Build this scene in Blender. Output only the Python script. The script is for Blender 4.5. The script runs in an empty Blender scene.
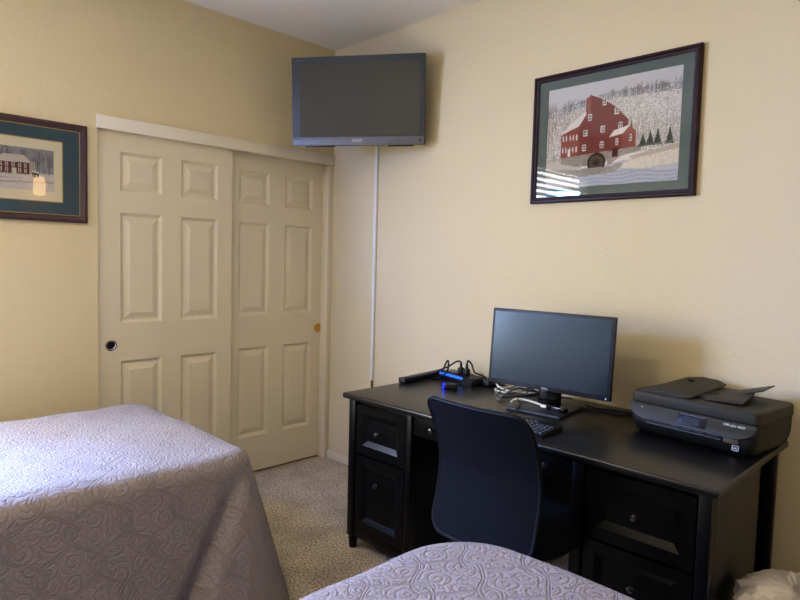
import bpy, bmesh, math, random
import numpy as np
from mathutils import Vector, Matrix
random.seed(7)
PI = math.pi
scene = bpy.context.scene
COL = scene.collection

# ------------------------------------------------------------------ helpers
def lin(c):
    return tuple((v/12.92 if v <= .04045 else ((v+.055)/1.055)**2.4) for v in c)

def S(r, g, b):
    return lin((r/255, g/255, b/255)) + (1.0,)

class MB:
    """collects shapes into ONE mesh"""
    def __init__(self):
        self.bm = bmesh.new()
        self.uv = None
    def _bevel(self, verts, bev, seg):
        if bev <= 0: return
        es = set()
        for v in verts:
            for e in v.link_edges: es.add(e)
        bmesh.ops.bevel(self.bm, geom=list(es), offset=bev, segments=seg, profile=.5, affect='EDGES', clamp_overlap=True)
    def box(self, a, b, bev=0, seg=2, mat=None):
        c = [(a[i]+b[i])/2 for i in range(3)]; s = [abs(b[i]-a[i]) for i in range(3)]
        m = Matrix.Translation(c) @ Matrix.Diagonal((*s, 1))
        if mat is not None: m = mat @ m
        r = bmesh.ops.create_cube(self.bm, size=1, matrix=m)
        self._bevel(r['verts'], bev, seg)
        return self
    def cone(self, p0, p1, r0, r1=None, n=16, bev=0):
        if r1 is None: r1 = r0
        p0, p1 = Vector(p0), Vector(p1); d = p1-p0
        q = d.to_track_quat('Z', 'Y').to_matrix().to_4x4()
        m = Matrix.Translation((p0+p1)/2) @ q
        r = bmesh.ops.create_cone(self.bm, cap_ends=True, segments=n, radius1=r0, radius2=r1, depth=d.length, matrix=m)
        if bev:
            es = set()
            for f in {f for v in r['verts'] for f in v.link_faces}:
                if len(f.verts) > 4: es.update(f.edges)
            bmesh.ops.bevel(self.bm, geom=list(es), offset=bev, segments=2, profile=.5, affect='EDGES', clamp_overlap=True)
        return self
    def ball(self, c, r, sc=(1, 1, 1), n=12):
        m = Matrix.Translation(c) @ Matrix.Diagonal((sc[0], sc[1], sc[2], 1))
        bmesh.ops.create_uvsphere(self.bm, u_segments=n*2, v_segments=n, radius=r, matrix=m)
        return self
    def lathe(self, prof, c=(0, 0, 0), axis='Z', n=24, mat=None):
        rings = []
        for r, z in prof:
            ring = []
            for i in range(n):
                a = 2*PI*i/n
                p = Vector((r*math.cos(a), r*math.sin(a), z))
                if axis == '-Y': p = Vector((p.x, -p.z, p.y))
                if axis == 'X': p = Vector((p.z, p.x, p.y))
                p = p + Vector(c)
                if mat is not None: p = mat @ p
                ring.append(self.bm.verts.new(p))
            rings.append(ring)
        for a, b in zip(rings, rings[1:]):
            for i in range(n):
                self.bm.faces.new((a[i], a[(i+1) % n], b[(i+1) % n], b[i]))
        for ring, flip in ((rings[0], True), (rings[-1], False)):
            try: self.bm.faces.new(ring[::-1] if flip else ring)
            except ValueError: pass
        return self
    def tube(self, pts, r, n=8, sub=6, closed=False):
        P = [Vector(p) for p in pts]
        if sub > 1 and len(P) > 2:
            Q = []
            m = len(P)
            rng = range(m) if closed else range(m-1)
            for i in rng:
                p0 = P[(i-1) % m] if (closed or i > 0) else P[0]*2-P[1]
                p1, p2 = P[i], P[(i+1) % m]
                p3 = P[(i+2) % m] if (closed or i+2 < m) else P[-1]*2-P[-2]
                for k in range(sub):
                    t = k/sub
                    Q.append(.5*((2*p1)+(p2-p0)*t+(2*p0-5*p1+4*p2-p3)*t*t+(-p0+3*p1-3*p2+p3)*t**3))
            if not closed: Q.append(P[-1])
            P = Q
        m = len(P); up = Vector((0, 0, 1)); rings = []; prev = None
        for i in range(m):
            d = (P[(i+1) % m]-P[i-1]) if closed else (P[min(i+1, m-1)]-P[max(i-1, 0)])
            d.normalize()
            a = prev if prev is not None else (up if abs(d.z) < .9 else Vector((1, 0, 0)))
            s = (a - d*a.dot(d))
            if s.length < 1e-6: s = d.orthogonal()
            s.normalize(); prev = s; t = d.cross(s)
            rr = r[min(i, len(r)-1)] if isinstance(r, (list, tuple)) else r
            rings.append([self.bm.verts.new(P[i]+s*(rr*math.cos(2*PI*k/n))+t*(rr*math.sin(2*PI*k/n))) for k in range(n)])
        R = list(zip(rings, rings[1:])) + ([(rings[-1], rings[0])] if closed else [])
        for a, b in R:
            for k in range(n):
                self.bm.faces.new((a[k], a[(k+1) % n], b[(k+1) % n], b[k]))
        if not closed:
            self.bm.faces.new(rings[0][::-1]); self.bm.faces.new(rings[-1])
        return self
    def prism(self, poly, f0, f1, bev=0, seg=2):
        """poly: list of 2d points; f0/f1 map a 2d point to the two end caps"""
        a = [self.bm.verts.new(f0(*p)) for p in poly]; b = [self.bm.verts.new(f1(*p)) for p in poly]
        n = len(poly)
        fa = self.bm.faces.new(a[::-1]); fb = self.bm.faces.new(b)
        for i in range(n):
            self.bm.faces.new((a[i], a[(i+1) % n], b[(i+1) % n], b[i]))
        if bev:
            bmesh.ops.bevel(self.bm, geom=list(set(fa.edges) | set(fb.edges)), offset=bev, segments=seg, profile=.5, affect='EDGES', clamp_overlap=True)
        return self
    def grid(self, fn, nu, nv, thick=None, closed_u=False):
        vs = [[self.bm.verts.new(fn(i/nu, j/nv)) for j in range(nv+1)] for i in range(nu if closed_u else nu+1)]
        m = len(vs)
        fs = []
        for i in range(m if closed_u else m-1):
            for j in range(nv):
                fs.append(self.bm.faces.new((vs[i][j], vs[(i+1) % m][j], vs[(i+1) % m][j+1], vs[i][j+1])))
        if thick:
            bmesh.ops.solidify(self.bm, geom=fs, thickness=thick)
        return self
    def slab(self, u0, u1, v0, v1, thick, panels, loops, mp):
        """a board with moulded rectangular panels; mp(u,v,d): d = height out of the front face"""
        bm = self.bm
        us = sorted({u0, u1, *[p[0] for p in panels], *[p[1] for p in panels]})
        vs = sorted({v0, v1, *[p[2] for p in panels], *[p[3] for p in panels]})
        Q = lambda pts: bm.faces.new([bm.verts.new(mp(*p)) for p in pts])
        for ua, ub in zip(us, us[1:]):
            for va, vb in zip(vs, vs[1:]):
                cu, cv = (ua+ub)/2, (va+vb)/2
                if any(p[0] < cu < p[1] and p[2] < cv < p[3] for p in panels): continue
                Q([(ua, va, 0), (ub, va, 0), (ub, vb, 0), (ua, vb, 0)])
        for p in panels:
            prev = (0, 0)
            for ins, dep in loops:
                o = [(p[0]+prev[0], p[2]+prev[0]), (p[1]-prev[0], p[2]+prev[0]), (p[1]-prev[0], p[3]-prev[0]), (p[0]+prev[0], p[3]-prev[0])]
                q = [(p[0]+ins, p[2]+ins), (p[1]-ins, p[2]+ins), (p[1]-ins, p[3]-ins), (p[0]+ins, p[3]-ins)]
                for k in range(4):
                    j = (k+1) % 4
                    Q([(*o[k], prev[1]), (*o[j], prev[1]), (*q[j], dep), (*q[k], dep)])
                prev = (ins, dep)
            Q([(*c, prev[1]) for c in q])
        c = [(u0, v0), (u1, v0), (u1, v1), (u0, v1)]
        for k in range(4):
            j = (k+1) % 4
            Q([(*c[k], -thick), (*c[j], -thick), (*c[j], 0), (*c[k], 0)])
        Q([(*p, -thick) for p in c[::-1]])
        return self
    def build(self, name, mat, parent=None, smooth=35, shift=None):
        bm = self.bm
        if shift is not None:
            bmesh.ops.translate(bm, verts=bm.verts, vec=[-v for v in shift])
        bmesh.ops.remove_doubles(bm, verts=bm.verts, dist=1e-5)
        bmesh.ops.recalc_face_normals(bm, faces=bm.faces)
        me = bpy.data.meshes.new(name)
        bm.to_mesh(me); bm.free()
        if smooth:
            for p in me.polygons: p.use_smooth = True
            me.set_sharp_from_angle(angle=math.radians(smooth))
        if mat is not None: me.materials.append(mat)
        o = bpy.data.objects.new(name, me); COL.objects.link(o)
        if parent is not None: o.parent = parent
        return o

def thing(name, label, cat, loc=(0, 0, 0), rot=(0, 0, 0), group=None, kind=None):
    o = bpy.data.objects.new(name, None); COL.objects.link(o)
    o.location = loc; o.rotation_euler = rot
    return tag(o, label, cat, group, kind)
def tag(o, label=None, cat=None, group=None, kind=None):
    if label: o['label'] = label
    if cat: o['category'] = cat
    if group: o['group'] = group
    if kind: o['kind'] = kind
    return o
def part_of(o, root):
    o.parent = root; o.matrix_parent_inverse = root.matrix_basis.inverted(); o.name = 'cord'
    return o
def struct(name, mb, m, label=None, cat=None, parent=None, smooth=35):
    o = mb.build(name, m, parent, smooth)
    if parent is None: tag(o, label, cat, None, 'structure')
    return o
def lettering(name, body, size, mat, parent, loc, rot, depth=.0004):
    cu = bpy.data.curves.new(name, 'FONT'); cu.body = body; cu.size = size; cu.extrude = depth
    cu.align_x = 'CENTER'; cu.align_y = 'CENTER'; cu.resolution_u = 2
    t = bpy.data.objects.new(name+'_src', cu); COL.objects.link(t)
    bpy.context.view_layer.update()
    me = bpy.data.meshes.new_from_object(t.evaluated_get(bpy.context.evaluated_depsgraph_get()))
    bpy.data.objects.remove(t)
    me.name = name; me.materials.clear(); me.materials.append(mat)
    o = bpy.data.objects.new(name, me); COL.objects.link(o)
    o.parent = parent; o.location = loc; o.rotation_euler = rot
    return o

# ------------------------------------------------------------------ materials
def mat(name, col, rough=.5, metal=0, spec=.5, noise=None, bump=None, coat=0, coat_rough=.1, emis=None, estr=0):
    m = bpy.data.materials.new(name); m.use_nodes = True
    nt = m.node_tree; b = nt.nodes['Principled BSDF']
    b.inputs['Base Color'].default_value = col
    b.inputs['Roughness'].default_value = rough; b.inputs['Metallic'].default_value = metal
    b.inputs['Specular IOR Level'].default_value = spec
    b.inputs['Coat Weight'].default_value = coat; b.inputs['Coat Roughness'].default_value = coat_rough
    if emis:
        b.inputs['Emission Color'].default_value = emis; b.inputs['Emission Strength'].default_value = estr
    tc = nt.nodes.new('ShaderNodeTexCoord')
    if noise:  # (scale, amount) colour mottling
        n = nt.nodes.new('ShaderNodeTexNoise'); n.inputs['Scale'].default_value = noise[0]; n.inputs['Detail'].default_value = 4
        nt.links.new(tc.outputs['Object'], n.inputs['Vector'])
        mx = nt.nodes.new('ShaderNodeMix'); mx.data_type = 'RGBA'
        k = noise[1]
        mx.inputs['A'].default_value = tuple(min(1, v*(1-k)) for v in col[:3])+(1,)
        mx.inputs['B'].default_value = tuple(min(1, v*(1+k)) for v in col[:3])+(1,)
        nt.links.new(n.outputs['Fac'], mx.inputs['Factor'])
        nt.links.new(mx.outputs['Result'], b.inputs['Base Color'])
    if bump:   # (scale, strength, distance)
        n = nt.nodes.new('ShaderNodeTexNoise'); n.inputs['Scale'].default_value = bump[0]; n.inputs['Detail'].default_value = 3
        nt.links.new(tc.outputs['Object'], n.inputs['Vector'])
        bp = nt.nodes.new('ShaderNodeBump'); bp.inputs['Strength'].default_value = bump[1]; bp.inputs['Distance'].default_value = bump[2]
        nt.links.new(n.outputs['Fac'], bp.inputs['Height']); nt.links.new(bp.outputs['Normal'], b.inputs['Normal'])
    return m

M = {}
M['wall'] = mat('tan_wall_paint', S(224, 208, 170), .75, spec=.25, noise=(1.3, .02), bump=(55, .3, .005))
M['ceil'] = mat('white_ceiling_texture', S(246, 241, 230), .9, spec=.1, bump=(45, .5, .008))
M['trim'] = mat('cream_trim_paint', S(230, 219, 195), .45, spec=.4, noise=(3, .015))
M['door'] = mat('cream_door_paint', S(227, 215, 189), .5, spec=.4, noise=(4, .015), bump=(120, .08, .002))
M['dark_gap'] = mat('dark_gap', S(40, 34, 26), .9)
M['black_wood'] = mat('black_painted_wood', S(9, 9, 11), .34, spec=.32, noise=(14, .25), bump=(60, .05, .002))
M['desk_top'] = mat('black_desktop_lacquer', S(16, 15, 15), .3, spec=.8, noise=(9, .2), bump=(30, .03, .002))
M['desk_side'] = mat('black_wood_wall_reflection', S(20, 17, 14), .32, spec=.5)  # black wood again, with the tan wall's warm reflection put into its colour
M['knob'] = mat('brushed_black_metal', S(110, 110, 114), .2, metal=.9)
M['plastic'] = mat('black_plastic', S(23, 23, 25), .4, noise=(30, .1))
M['gloss'] = mat('glossy_black_plastic', S(14, 14, 15), .15)
M['tv_bezel'] = mat('tv_bezel_reflection_grey', S(82, 85, 84), .4, spec=.25)  # black bezel; the grey paints in the room it reflects
M['tv_screen'] = mat('tv_screen_reflection_grey', S(82, 80, 71), .3, spec=.25)  # olive grey base stands in for the warm room mirrored in black glass
M['silver'] = mat('silver_grey_plastic', S(112, 112, 116), .45, metal=.25, noise=(20, .05))
M['mon_bezel'] = mat('monitor_bezel', S(38, 42, 52), .45)
M['mon_screen'] = mat('monitor_screen_film', S(12, 19, 31), .24, spec=.85)
M['mon_screen'].node_tree.nodes['Principled BSDF'].inputs['Specular Tint'].default_value = (.56, .75, 1.0, 1)
M['white_p'] = mat('white_plastic', S(232, 228, 218), .4, noise=(8, .02))
M['cord'] = mat('black_cord_rubber', S(14, 14, 15), .5, noise=(40, .1))
M['white_cord'] = mat('white_cord_rubber', S(225, 222, 212), .5, noise=(40, .03))
M['grey_cord'] = mat('grey_cord_rubber', S(120, 118, 110), .5, noise=(40, .05))
M['led'] = mat('blue_led_strip', S(40, 110, 255), .3, emis=S(30, 90, 235), estr=1.2)
M['led2'] = mat('deep_blue_led', S(20, 30, 255), .3, emis=S(10, 20, 255), estr=7)
M['ptop'] = mat('printer_charcoal_plastic', S(62, 59, 50), .5, spec=.25, noise=(30, .06))
M['pbody'] = mat('printer_black_plastic', S(32, 31, 27), .45, spec=.3, noise=(30, .08))
M['pdark'] = mat('printer_slot_dark', S(8, 8, 8), .6)
M['pscreen'] = mat('printer_touchscreen', S(20, 20, 20), .4, spec=.2)
M['plcd'] = mat('printer_lcd', S(46, 46, 48), .5, spec=.2)
M['letter'] = mat('pale_lettering', S(205, 203, 196), .4)
M['letter_dim'] = mat('grey_lettering', S(120, 122, 124), .4)
M['letter_dark'] = mat('dark_emblem', S(30, 29, 27), .3)
M['fabric'] = mat('black_mesh_fabric', S(15, 16, 21), .85, spec=.2, noise=(60, .12), bump=(420, .3, .001))
M['chair_frame'] = mat('chair_black_nylon', S(14, 14, 17), .6, spec=.25, noise=(30, .1))
M['chrome'] = mat('chrome', S(200, 200, 200), .15, metal=1)
M['brass'] = mat('polished_brass', S(214, 170, 84), .22, metal=1)
M['cup_dark'] = mat('dark_pull_recess', S(46, 46, 48), .35, metal=.6)
M['frame_red'] = mat('dark_mahogany_frame', S(46, 24, 20), .42, spec=.3, noise=(25, .3))
M['frame_plum'] = mat('plum_brown_frame', S(74, 52, 54), .4, noise=(25, .2))
M['mat_green'] = mat('grey_green_mat', S(96, 108, 96), .85, noise=(40, .03))
M['mat_teal'] = mat('teal_mat', S(70, 102, 120), .85, noise=(40, .03))
M['gold'] = mat('gold_fillet', S(196, 170, 110), .35, metal=.6)
M['paper'] = mat('cream_paper', S(246, 238, 214), .85)
M['bag'] = mat('white_bag_plastic', S(226, 216, 202), .45, noise=(6, .05), bump=(20, .5, .01))
M['bin'] = mat('grey_bin_plastic', S(90, 88, 84), .5)
M['mattress'] = mat('white_mattress_cloth', S(215, 212, 205), .9)
M['bed_base'] = mat('dark_bed_base', S(60, 52, 46), .8)
M['blind'] = mat('white_blind_slat', S(236, 236, 232), .5)
M['lamp_metal'] = mat('bronze_lamp_metal', S(60, 46, 34), .4, metal=.7)
M['lamp_glow'] = mat('amber_lamp_glass', S(255, 220, 150), .4, emis=S(255, 205, 120), estr=14)
M['brown_strip'] = mat('printer_brown_tray', S(92, 74, 54), .5)

def carpet_mat():
    m = bpy.data.materials.new('beige_carpet'); m.use_nodes = True
    nt = m.node_tree; b = nt.nodes['Principled BSDF']; b.inputs['Roughness'].default_value = .95
    b.inputs['Specular IOR Level'].default_value = .1
    tc = nt.nodes.new('ShaderNodeTexCoord')
    n1 = nt.nodes.new('ShaderNodeTexNoise'); n1.inputs['Scale'].default_value = 105; n1.inputs['Detail'].default_value = 6
    n2 = nt.nodes.new('ShaderNodeTexNoise'); n2.inputs['Scale'].default_value = 5; n2.inputs['Detail'].default_value = 3
    for n in (n1, n2): nt.links.new(tc.outputs['Object'], n.inputs['Vector'])
    r = nt.nodes.new('ShaderNodeValToRGB'); r.color_ramp.elements[0].position = .32; r.color_ramp.elements[1].position = .68
    r.color_ramp.elements[0].color = S(132, 116, 94); r.color_ramp.elements[1].color = S(246, 232, 208)
    nt.links.new(n1.outputs['Fac'], r.inputs['Fac'])
    mx = nt.nodes.new('ShaderNodeMix'); mx.data_type = 'RGBA'; mx.blend_type = 'MULTIPLY'
    r2 = nt.nodes.new('ShaderNodeValToRGB'); r2.color_ramp.elements[0].color = (.78, .78, .78, 1); r2.color_ramp.elements[1].color = (1, 1, 1, 1)
    r2.color_ramp.elements[0].position = .35; r2.color_ramp.elements[1].position = .6
    nt.links.new(n2.outputs['Fac'], r2.inputs['Fac'])
    mx.inputs['Factor'].default_value = 1
    nt.links.new(r.outputs['Color'], mx.inputs['A']); nt.links.new(r2.outputs['Color'], mx.inputs['B'])
    nt.links.new(mx.outputs['Result'], b.inputs['Base Color'])
    bp = nt.nodes.new('ShaderNodeBump'); bp.inputs['Strength'].default_value = .9; bp.inputs['Distance'].default_value = .012
    nt.links.new(n1.outputs['Fac'], bp.inputs['Height']); nt.links.new(bp.outputs['Normal'], b.inputs['Normal'])
    return m
M['carpet'] = carpet_mat()

def quilt_mat(name, col):
    """stitched scroll-and-leaf relief: ogee vine lines plus a spiral in every cell"""
    m = bpy.data.materials.new(name); m.use_nodes = True
    nt = m.node_tree; L = nt.links.new; b = nt.nodes['Principled BSDF']
    b.inputs['Roughness'].default_value = .8; b.inputs['Specular IOR Level'].default_value = .25
    b.inputs['Sheen Weight'].default_value = .15
    uv = nt.nodes.new('ShaderNodeUVMap'); uv.uv_map = 'UVMap'
    def mth(op, a, b_=None, c=None):
        n = nt.nodes.new('ShaderNodeMath'); n.operation = op
        for i, v in enumerate((a, b_, c)):
            if v is None: continue
            if isinstance(v, (int, float)): n.inputs[i].default_value = v
            else: L(v, n.inputs[i])
        return n.outputs[0]
    # gentle warp so nothing is mechanical
    nz = nt.nodes.new('ShaderNodeTexNoise'); nz.inputs['Scale'].default_value = 9; nz.inputs['Detail'].default_value = 1
    L(uv.outputs['UV'], nz.inputs['Vector'])
    wv = nt.nodes.new('ShaderNodeVectorMath'); wv.operation = 'MULTIPLY_ADD'
    L(nz.outputs['Color'], wv.inputs[0]); wv.inputs[1].default_value = (.03, .03, 0); L(uv.outputs['UV'], wv.inputs[2])
    sp = nt.nodes.new('ShaderNodeSeparateXYZ'); L(wv.outputs[0], sp.inputs[0])
    u, v = sp.outputs[0], sp.outputs[1]
    def groove(x, k):     # 0 on the line, 1 away
        return mth('SMOOTH_MIN', mth('MULTIPLY', mth('ABSOLUTE', x), k), 1.0, .3)
    s = mth('SINE', mth('MULTIPLY', u, 2*PI/.24))
    lines = None
    for sg, off in ((.36, 0), (-.36, .5)):
        f = mth('ADD', mth('MULTIPLY_ADD', s, sg, off), mth('MULTIPLY', v, 1/.17))
        fr = mth('SUBTRACT', mth('FRACT', f), .5)
        g = groove(mth('SUBTRACT', mth('ABSOLUTE', fr), .035), 26)
        lines = g if lines is None else mth('MINIMUM', lines, g)
    def spirals(scale, turns, rnd, petals):
        vo = nt.nodes.new('ShaderNodeTexVoronoi'); vo.voronoi_dimensions = '2D'
        vo.inputs['Scale'].default_value = scale; vo.inputs['Randomness'].default_value = rnd
        L(wv.outputs[0], vo.inputs['Vector'])
        d = nt.nodes.new('ShaderNodeVectorMath'); d.operation = 'SUBTRACT'
        L(wv.outputs[0], d.inputs[0]); L(vo.outputs['Position'], d.inputs[1])
        q = nt.nodes.new('ShaderNodeSeparateXYZ'); L(d.outputs[0], q.inputs[0])
        a = mth('ARCTAN2', q.outputs[1], q.outputs[0])
        ph = mth('MULTIPLY_ADD', vo.outputs['Distance'], turns*2*PI, mth('MULTIPLY', a, petals))
        return mth('MULTIPLY_ADD', mth('SINE', ph), .5, .5)
    s1 = groove(spirals(15, 3.6, .55, 1), 2.4)
    s2 = groove(spirals(36, 2.4, .8, 2), 2.0)
    h = mth('MULTIPLY', mth('MULTIPLY', lines, mth('MULTIPLY_ADD', s1, .7, .3)), mth('MULTIPLY_ADD', s2, .45, .55))
    mx = nt.nodes.new('ShaderNodeMix'); mx.data_type = 'RGBA'
    mx.inputs['A'].default_value = tuple(c*.8 for c in col[:3])+(1,); mx.inputs['B'].default_value = col
    L(h, mx.inputs['Factor']); L(mx.outputs['Result'], b.inputs['Base Color'])
    bp = nt.nodes.new('ShaderNodeBump'); bp.inputs['Strength'].default_value = .6; bp.inputs['Distance'].default_value = .006
    L(h, bp.inputs['Height']); L(bp.outputs['Normal'], b.inputs['Normal'])
    return m
M['quilt'] = quilt_mat('taupe_grey_quilting', S(156, 144, 138))

def glass_mat():
    m = bpy.data.materials.new('picture_glass'); m.use_nodes = True
    nt = m.node_tree; nt.nodes.clear()
    o = nt.nodes.new('ShaderNodeOutputMaterial'); t = nt.nodes.new('ShaderNodeBsdfTransparent'); g = nt.nodes.new('ShaderNodeBsdfGlossy')
    g.inputs['Roughness'].default_value = .003
    f = nt.nodes.new('ShaderNodeFresnel'); f.inputs['IOR'].default_value = 1.36
    x = nt.nodes.new('ShaderNodeMixShader')
    nt.links.new(f.outputs[0], x.inputs[0]); nt.links.new(t.outputs[0], x.inputs[1]); nt.links.new(g.outputs[0], x.inputs[2])
    nt.links.new(x.outputs[0], o.inputs['Surface'])
    return m
M['glass'] = glass_mat()
def print_mat():
    m = bpy.data.materials.new('printed_paper'); m.use_nodes = True
    nt = m.node_tree; b = nt.nodes['Principled BSDF']; b.inputs['Roughness'].default_value = .85; b.inputs['Specular IOR Level'].default_value = .1
    a = nt.nodes.new('ShaderNodeAttribute'); a.attribute_name = 'ink'
    nt.links.new(a.outputs['Color'], b.inputs['Base Color'])
    return m
M['print'] = print_mat()

# ------------------------------------------------------------------ camera (fitted to the room's vanishing points)
F, YAW, PITCH, ROLL = 614.99, -.782399, -.0644431, .0264619
CAM = Vector((3.343802, -2.680333, 1.399084))
fw = Vector((math.sin(YAW)*math.cos(PITCH), math.cos(YAW)*math.cos(PITCH), math.sin(PITCH)))
rt = Vector((math.cos(YAW), -math.sin(YAW), 0)); upv = rt.cross(fw)
rt2 = rt*math.cos(ROLL)+upv*math.sin(ROLL); up2 = -rt*math.sin(ROLL)+upv*math.cos(ROLL)
cd = bpy.data.cameras.new('camera'); cam = bpy.data.objects.new('camera', cd); COL.objects.link(cam)
cd.sensor_width = 36; cd.lens = F/800*36; cd.clip_start = .02
m3 = Matrix((rt2, up2, -fw)).transposed()
cam.matrix_world = Matrix.Translation(CAM) @ m3.to_4x4()
scene.camera = cam

# ------------------------------------------------------------------ room shell
H = 2.80; XR = 4.4; YF = -3.72; T = .12
WY0, WY1, WZ0, WZ1 = -3.55, -2.28, .92, 2.40      # window in the left wall
CY, CZ = -1.53, 2.06                              # closet opening in the left wall
w = MB()
for a, b in (((-T, CY, CZ), (0, T, H)), ((-T, WY1, 0), (0, CY, H)), ((-T, WY0, 0), (0, WY1, WZ0)), ((-T, WY0, WZ1), (0, WY1, H)), ((-T, YF-T, 0), (0, WY0, H)),
             ((-.72, CY-.05, 0), (-.66, T, H)), ((-.66, CY-.1, 0), (-T, CY, H)), ((-.66, 0, 0), (0, T, H)), ((-.66, CY, CZ+.2), (-T, 0, CZ+.26))):
    w.box(a, b)
struct('wall_left', w, M['wall'], 'tan painted wall with the closet and the framed house print', 'wall')
struct('wall_back', MB().box((-.66, 0, 0), (XR+T, T, H)), M['wall'], 'tan painted wall behind the desk and the mill picture', 'wall')
struct('wall_right', MB().box((XR, YF, 0), (XR+T, 0, H)), M['wall'], 'tan painted side wall beside the desk end', 'wall')
struct('wall_front', MB().box((0, YF-T, 0), (XR+T, YF, H)), M['wall'], 'tan painted wall at the heads of the beds', 'wall')
struct('ceiling', MB().box((-.66, YF-T, H), (XR+T, T, H+.1)), M['ceil'], 'white textured ceiling', 'ceiling')
struct('floor', MB().box((-.66, YF-T, -.1), (XR+T, T, 0)), M['carpet'], 'beige speckled carpet floor', 'floor')
struct('baseboard_back', MB().box((0, -.013, 0), (XR, 0, .055), .004), M['trim'], 'low cream baseboard under the wall behind the desk', 'baseboard')
struct('baseboard_left', MB().box((0, YF, 0), (.013, CY, .055), .004), M['trim'], 'low cream baseboard beside the bed against the closet wall', 'baseboard')
# closet trim
struct('trim_1', MB().box((-.02, CY-.005, 2.03), (.022, 0, 2.097), .003), M['trim'], 'cream header board across the top of the closet doors', 'trim')
struct('trim_2', MB().box((-.07, -.04, 0), (.004, 0, 2.03), .003), M['trim'], 'narrow cream jamb strip between closet door and corner', 'trim')
# closet doors
LOOPS = [(.015, -.014), (.021, -.014), (.052, -.001)]
def closet_door(name, xf, y0, y1, cols, label):
    rows = ((.245, .82), (1.025, 1.612), (1.725, 1.932))
    pans = [(-c1, -c0, z0, z1) for c0, c1 in cols for z0, z1 in rows]
    mb = MB().slab(y0, y1, .012, 2.045, .034, pans, LOOPS, lambda u, v, d: (xf+d, u, v))
    return struct(name, mb, M['door'], label, 'closet door', None, 14)
d1 = closet_door('door_1', -.018, -1.527, -.754, ((1.186, 1.412), (.850, 1.076)), 'front sliding six-panel closet door with a dark round pull')
d2 = closet_door('door_2', -.062, -.815, -.038, ((.124, .345), (.463, .682)), 'rear sliding six-panel closet door with a brass pull by the corner')
def pull(parent, xf, y, z, ring, cup):
    p = MB().lathe([(.020, .0005), (.024, .004), (.029, .0035), (.030, .0005)], (xf, y, z), 'X', 28).build('finger_pull', ring, parent)
    MB().lathe([(.0225, .0012), (.02, .0014), (.001, .0016)], (xf, y, z), 'X', 24).build('pull_recess', cup, p)
    return p
p = pull(d1, -.018, -1.462, .909, M['chrome'], M['cup_dark']); p['label'] = 'chrome ringed dark round finger pull'
p = pull(d2, -.062, -.060, .916, M['brass'], M['brass']); p['label'] = 'round brass finger pull'

# window in the left wall (outside the frame, seen mirrored in the picture glass and the monitor)
wf = MB()
for a, b in (((-.11, WY0, WZ0), (-.06, WY0+.045, WZ1)), ((-.11, WY1-.045, WZ0), (-.06, WY1, WZ1)), ((-.11, WY0, WZ0), (-.06, WY1, WZ0+.045)), ((-.11, WY0, WZ1-.045), (-.06, WY1, WZ1)),
             ((-.11, WY0, (WZ0+WZ1)/2-.02), (-.065, WY1, (WZ0+WZ1)/2+.02)), ((-.12, WY0-.03, WZ0-.025), (.035, WY1+.03, WZ0))):
    wf.box(a, b, .003)
win = struct('window_1', wf, M['white_p'], 'white framed window over the bed by the closet wall', 'window')
MB().box((-.092, WY0+.04, WZ0+.04), (-.088, WY1-.04, WZ1-.04)).build('window_pane', M['glass'], win)
bl = thing('window_blind', 'white horizontal blind hanging in the window over the bed', 'blind', (-.03, (WY0+WY1)/2, WZ1))
hw = (WY1-WY0)/2-.01
MB().box((-.03, -hw, -.05), (.03, hw, -.002), .004).build('headrail', M['blind'], bl)
sl = MB()
for k in range(10):
    z = -.075-k*.058
    sl.box((-.025, -hw, -.0012), (.025, hw, .0012), mat=Matrix.Translation((0, 0, z)) @ Matrix.Rotation(math.radians(48), 4, 'Y'))
sl.build('slats', M['blind'], bl)
MB().box((-.025, -hw, -.675), (.025, hw, -.645), .005).build('bottom_rail', M['blind'], bl)

# wall lamp on the right wall, mirrored as a warm spot in the glass of the house print
lp = thing('wall_lamp', 'small amber glass wall lamp on the side wall', 'lamp', (XR, -.666, 2.04))
MB().lathe([(.045, -.02), (.05, -.012), (.03, 0)], (0, 0, .12), 'X', 24).cone((-.02, 0, .12), (-.1, 0, .2), .008).cone((-.1, 0, .2), (-.1, 0, .17), .03, .045, 20).build('bracket', M['lamp_metal'], lp)
MB().lathe([(.04, .168), (.056, .13), (.06, .04), (.05, -.03), (.02, -.04)], (-.1, 0, 0), 'Z', 24).build('lamp_shade', M['lamp_glow'], lp)

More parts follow.
